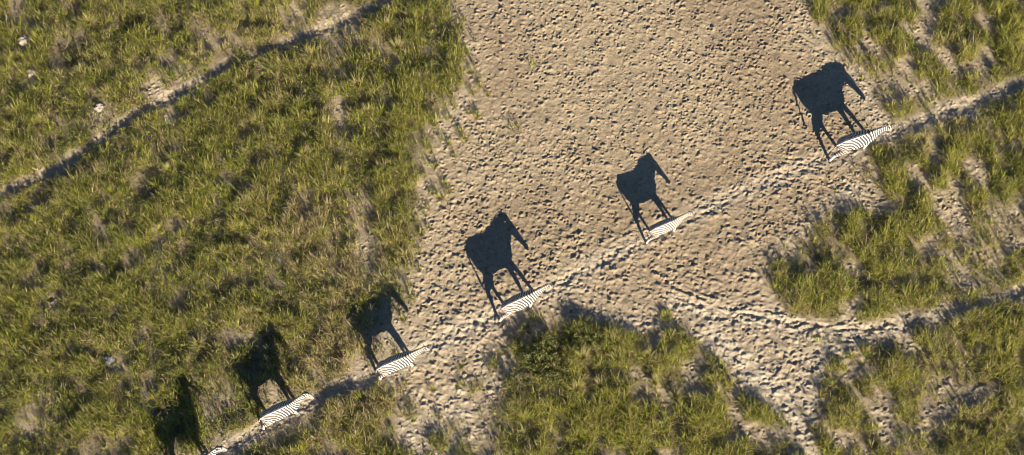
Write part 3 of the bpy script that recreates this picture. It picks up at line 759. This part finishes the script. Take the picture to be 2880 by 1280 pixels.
def make_zebra(rump_px, head_px, scale, pose, label):
    rx, ry = spot(*rump_px, 1.12*scale); hx_, hy_ = spot(*head_px, 1.12*scale)
    head = math.atan2(hy_-ry, hx_-rx)
    e = bpy.data.objects.new('zebra', None); COL.objects.link(e); e.empty_display_size = 0.3
    e.location = (rx+0.78*scale*math.cos(head), ry+0.78*scale*math.sin(head), 0); e.rotation_euler = (0, 0, head); e.scale = (scale,)*3
    me, J = zebra_body(pose)
    zs = []
    for kind, q in J['legs']:
        c = q[4]; X = e.location.x+scale*(c[0]*math.cos(head)-c[1]*math.sin(head)); Y = e.location.y+scale*(c[0]*math.sin(head)+c[1]*math.cos(head))
        zs.append(float(ground_z(np.array([X]), np.array([Y]))[0]))
    e.location.z = np.mean(zs)-0.005
    tag(e, label, 'zebra', 'zebras walking in single file')
    link('body', me, None, e)
    link('mane', mane_mesh(J), None, e)
    hd = J['hd']; s = np.cross(hd, [0, 0, 1.0]); s /= np.linalg.norm(s); back = np.cross(s, hd); back = back if back[0] < 0 or back[2] > 0 else -back
    n2 = J['n2']
    for sg in (-1, 1):
        b0 = n2+s*sg*0.060+np.array([0, 0, 0.075])
        link('ear', bm_mesh('ear', lambda bm: lathe(bm, b0, np.array([0.0, 0, 1.0])*0.95+s*sg*0.45-hd*0.15, hd, [(-.02, .020), (.03, .036), (.08, .040), (.13, .028), (.165, .006)], 10, 0.55), HAIR if False else EARM), None, e)
        ec = n2+hd*0.155+s*sg*0.074-np.cross(s, hd)*0.02
        link('eye', bm_mesh('eye', lambda bm: bmesh.ops.create_uvsphere(bm, u_segments=10, v_segments=8, radius=0.024, matrix=Matrix.Translation(Vector(ec))), EYE), None, e)
    for kind, q in J['legs']:
        f, h_ = q[3], q[4]
        link('hoof', bm_mesh('hoof', lambda bm: lathe(bm, (h_[0]+.012, h_[1], h_[2]-.040), (-.12, 0, 1), (1, 0, 0), [(0, .062), (.03, .058), (.07, .047)], 12, .86), HOOF), None, e)
    t = J['tail']; a = t[3]; d = (t[3]-t[2]); d = d/np.linalg.norm(d)
    link('tail_tuft', bm_mesh('tail_tuft', lambda bm: lathe(bm, a-d*.05, d, (0, 1, 0), [(0, .020), (.07, .036), (.15, .042), (.23, .030), (.30, .006)], 10), HAIR), None, e)
    return e
EARM, _t, _b = new_mat('ear_fur', 0.8); _b.inputs['Base Color'].default_value = (0.10, 0.075, 0.055, 1)
P0 = dict(neck_yaw=0.0, neck_pitch=R(18), head_pitch=R(-66), head_yaw=0.0, rh=(-.36, 0), lh=(.10, 0), rf=(-.10, 0), lf=(.34, 0), tail=0.15, belly=1.0)
def pose(**k): q = dict(P0); q.update(k); return q
make_zebra((2357, 407), (2505, 355), 1.07, pose(rh=(-.42, 0), lh=(.06, 0), rf=(-.10, 0), lf=(.32, 0), tail=0.55, tail_y=-.05, neck_pitch=R(9)), 'leading zebra with its tail swung back, stepping off the pan into the grass')
make_zebra((1828, 651), (1944, 600), 0.86, pose(rh=(-.38, 0), lh=(.04, 0), rf=(-.02, 0), lf=(.20, .05), tail=0.1, belly=.97, neck_pitch=R(20)), 'smallest zebra of the file, in the middle of the open pan')
make_zebra((1411, 868), (1554, 801), 1.0, pose(), 'full grown zebra on the pan just past the bushes of the grass island')
make_zebra((1060, 1038), (1202, 978), 1.0, pose(rh=(-.20, 0), lh=(-.02, 0), rf=(.10, 0), lf=(.22, 0), tail=0.05, neck_pitch=R(19)), 'zebra leaving the meadow, its shadow falling half on grass, half on dust')
make_zebra((732, 1177), (869, 1114), 1.0, pose(rh=(-.28, 0), lh=(.12, 0), rf=(.08, 0), lf=(.28, 0), neck_yaw=R(8), neck_pitch=R(34), head_pitch=R(-40), head_yaw=R(-42), tail=0.15), 'zebra walking the trail through the grass with its head raised and turned')
make_zebra((487, 1331), (628, 1265), 1.0, pose(rh=(.10, 0), lh=(-.28, 0), rf=(.26, 0), lf=(.0, 0), neck_yaw=R(10), neck_pitch=R(36), head_pitch=R(-42), head_yaw=R(-25), tail=0.1), 'last zebra of the file, only its neck and head showing beside the trail')
tot = sum(sum(len(p.vertices)-2 for p in o.data.polygons) for o in scene.objects if o.type == 'MESH' and len(o.data.polygons) < 80000)
print('small-mesh tris', tot)
